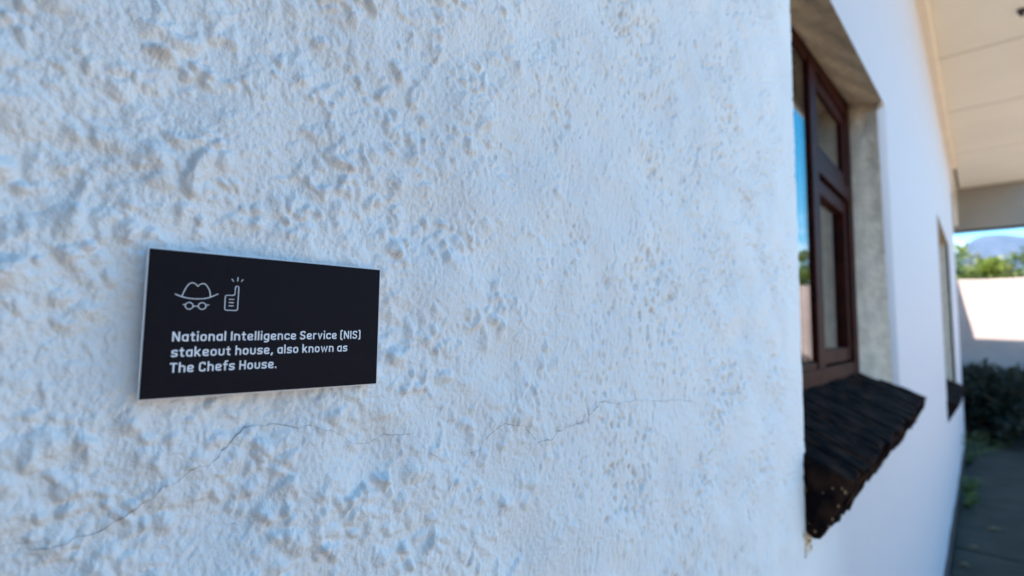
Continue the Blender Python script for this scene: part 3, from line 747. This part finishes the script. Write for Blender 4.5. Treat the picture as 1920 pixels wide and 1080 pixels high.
spots = [
    (pl_lime, (12.5, .02, 0), 0, 1.04, 'bright lime-green shrub rising behind the wall beside the house corner', True),
    (pl_green, (13.0, -.42, 0), 0, 1.10, 'mid-green bushy shrub behind the yard wall, second from the house', True),
    (pl_olive, (12.9, -1.15, 0), 0, 1.12, 'olive-brown shrub behind the yard wall, third from the house', True),
    (pl_green, (13.8, .9, 0), 1.9, 1.12, 'green shrub half hidden behind the house corner', False),
    (pl_olive, (15.0, -.55, 0), 2.2, 1.12, 'pale olive shrub set farther back behind the lime-green one', False),
    (pl_green, (14.6, -2.2, 0), 3.0, 1.1, 'green shrub behind the yard wall at the right edge', False),
    (pl_lime, (12.9, -2.75, 0), 1.0, 1.08, 'lime-green shrub behind the wall, seen in the window reflection', False),
    (pl_green, (12.8, -3.7, 0), .6, 1.15, 'dense green shrub behind the wall in the window reflection', False),
    (pl_olive, (13.4, -4.8, 0), 4.0, 1.2, 'olive shrub farther out along the yard wall', False),
    (pl_green, (13.0, -6.2, 0), 5.0, 1.2, 'green shrub at the far end of the yard wall', False),
    (pl_olive, (13.4, -8.2, 0), 5.6, 1.3, 'broad olive shrub past the green one outside the yard', False)]
for pr, loc, rz, s, lab, first in spots: place_shrub(pr, 'shrub', loc, rz, s, lab, 'shrub', GT, first)

# dark hedge plants at the foot of the far wall, in shade
hp = shrub_proto(9, .62, .46, M['leaf_dark'], 30, 120, .05)
hs_ = [(10.45, -.02, 0), (10.4, -.66, 1.4), (10.4, -1.55, 2.6), (10.5, -2.3, 4.0), (8.75, .0, .7), (8.55, -.52, 3.1), (9.5, -.25, 5.0), (9.4, -.95, 2.0)]
hl = ['dark low bush in shade at the foot of the far wall, nearest the house', 'dark low bush second from the house at the far wall',
      'dark low bush third from the house at the far wall', 'dark low bush farthest from the house at the far wall',
      'dark bush in the front row, right beside the end corner of the house', 'dark bush in the front row at the right edge of the path',
      'dark bush between the front row and the far wall, near the house', 'dark bush between the front row and the far wall, away from the house']
for k, ((x_, y_, rz), lab) in enumerate(zip(hs_, hl)):
    place_shrub(hp, 'bush', (x_, y_, 0), rz, 1.24 + .08 * (k % 2), lab, 'bush', 'low dark bushes before the far wall', k == 0)

# weeds growing from the joint between the wall and the path
def weed(loc, seed, hgt, nst, label):
    g = np.random.default_rng(seed); e = empty('weed', loc); bm = bmesh.new(); V = []; F = []
    for k in range(nst):
        th = g.uniform(math.pi * .95, math.pi * 2.05); ln_ = hgt * g.uniform(.6, 1.1); lean = g.uniform(.2, .9)
        d = Vector((math.cos(th) * lean, math.sin(th) * lean, 1)).normalized()
        p1 = d * ln_ * .55; p2 = p1 + Vector((d.x * 1.5, d.y * 1.5, d.z * .6)) * ln_ * .45
        add_tube(bm, [(0, 0, 0), p1, p2], [.0022, .0016, .0008], 5)
        for q in range(9):
            t_ = .2 + .8 * q / 8; c_ = np.array(p1 * t_ * 2 if t_ < .5 else p1.lerp(p2, (t_ - .5) * 2))
            a = g.normal(0, 1, 3); a[2] = abs(a[2]) * .6; a /= np.linalg.norm(a); b_ = np.cross(a, g.normal(0, 1, 3)); b_ /= np.linalg.norm(b_)
            s = .035 * g.uniform(.6, 1.3); i0 = len(V)
            V += [c_, c_ + a * s * .5 + b_ * s * .25, c_ + a * s, c_ + a * s * .5 - b_ * s * .25]; F.append((i0, i0 + 1, i0 + 2, i0 + 3))
    obj_bm('stem', bm, M['leaf_green'], e, True); obj_np('foliage', V, F, M['leaf_green'], e, False)['kind'] = 'stuff'
    tag(e, label, 'weed', 'weeds along the foot of the wall')
weed((6.75, -.03, .0), 1, .42, 14, 'upright green weed at the wall foot, farthest along the path')
weed((5.6, -.05, .0), 2, .20, 11, 'spreading weed at the wall foot halfway along the path')
weed((5.15, -.06, .0), 3, .16, 9, 'small weed nearest the camera at the foot of the wall')
# dry litter on the path
rr = random.Random(8)
for k, (x_, y_, s) in enumerate([(4.67, -.16, .09), (4.2, -.08, .06), (3.85, -.05, .05)]):
    bm = bmesh.new(); pts = []
    for i in range(9):
        t_ = i / 8; wv = math.sin(math.pi * t_) * s * .28
        pts.append((bm.verts.new((0 + t_ * s * .2 - wv, -t_ * s, .021 + .012 * math.sin(t_ * 3))), bm.verts.new((t_ * s * .2, -t_ * s, .019 + .004 * math.sin(t_ * 3))), bm.verts.new((t_ * s * .2 + wv, -t_ * s, .021 + .014 * math.sin(t_ * 3 + .4)))))
    for a, b_ in zip(pts[:-1], pts[1:]):
        bm.faces.new((a[0], a[1], b_[1], b_[0])); bm.faces.new((a[1], a[2], b_[2], b_[1]))
    bmesh.ops.remove_doubles(bm, verts=bm.verts, dist=1e-5)
    o = obj_bm('dry_leaf', bm, M['litter'], None, True); o.location = (x_, y_, 0)
    sm = o.modifiers.new('thickness', 'SOLIDIFY'); sm.thickness = .001
    tag(o, ['largest curled dry leaf lying on the path', 'middle dry leaf on the path beside the wall foot', 'smallest dry leaf close to the wall at the lower right'][k], 'dry leaf', 'dry leaves on the path')

# wooded foothill and one red-roofed house on it
def hill_z(X, Y): return 88 * np.exp(-((X - 1050) / 330) ** 2) * (1 + .12 * np.sin(Y * .011 + .6) + .06 * np.sin(Y * .03 + X * .01)) * np.exp(-(Y / 900) ** 4) - .3
xs = np.linspace(250, 2000, 60); ys = np.linspace(-1100, 1100, 90); X, Y = np.meshgrid(xs, ys, indexing='ij')
hill = obj_np('foothill', np.stack([X, Y, hill_z(X, Y)], -1).reshape(-1, 3), grid_faces(60, 90), M['veld']); tag(hill, kind='structure')
hx, hy = 930.0, -27.0; hz0 = float(hill_z(np.array(hx), np.array(hy)))
fh = empty('hillside_house', (hx, hy, hz0)); tag(fh, 'tiny far house with terracotta roof on the slope below the mountain', 'house')
box('house_wall', -5, 5, -6, 6, -3, 5.0, M['farwall'], fh)
bm = bmesh.new()
vv = [bm.verts.new(p) for p in [(-5.8, -6.8, 5), (5.8, -6.8, 5), (5.8, 6.8, 5), (-5.8, 6.8, 5), (0, -4.5, 9.5), (0, 4.5, 9.5)]]
for f in [(0, 1, 4), (1, 2, 5, 4), (2, 3, 5), (3, 0, 4, 5), (0, 3, 2, 1)]: bm.faces.new([vv[i] for i in f])
obj_bm('roof', bm, M['tile'], fh)

# ------------------------------------------------------------------ air
mt = bpy.data.materials.new('haze'); mt.use_nodes = True; n = mt.node_tree.nodes; l = mt.node_tree.links; n.clear()
pv = n.new('ShaderNodeVolumePrincipled'); pv.inputs['Color'].default_value = (.42, .62, 1.0, 1); pv.inputs['Density'].default_value = 0.6e-4; pv.inputs['Anisotropy'].default_value = .2
oo = n.new('ShaderNodeOutputMaterial'); l.new(pv.outputs[0], oo.inputs['Volume'])
hz = box('haze', -9100, 9100, -9100, 9100, -6.2, 1300, mt); tag(hz, kind='stuff')
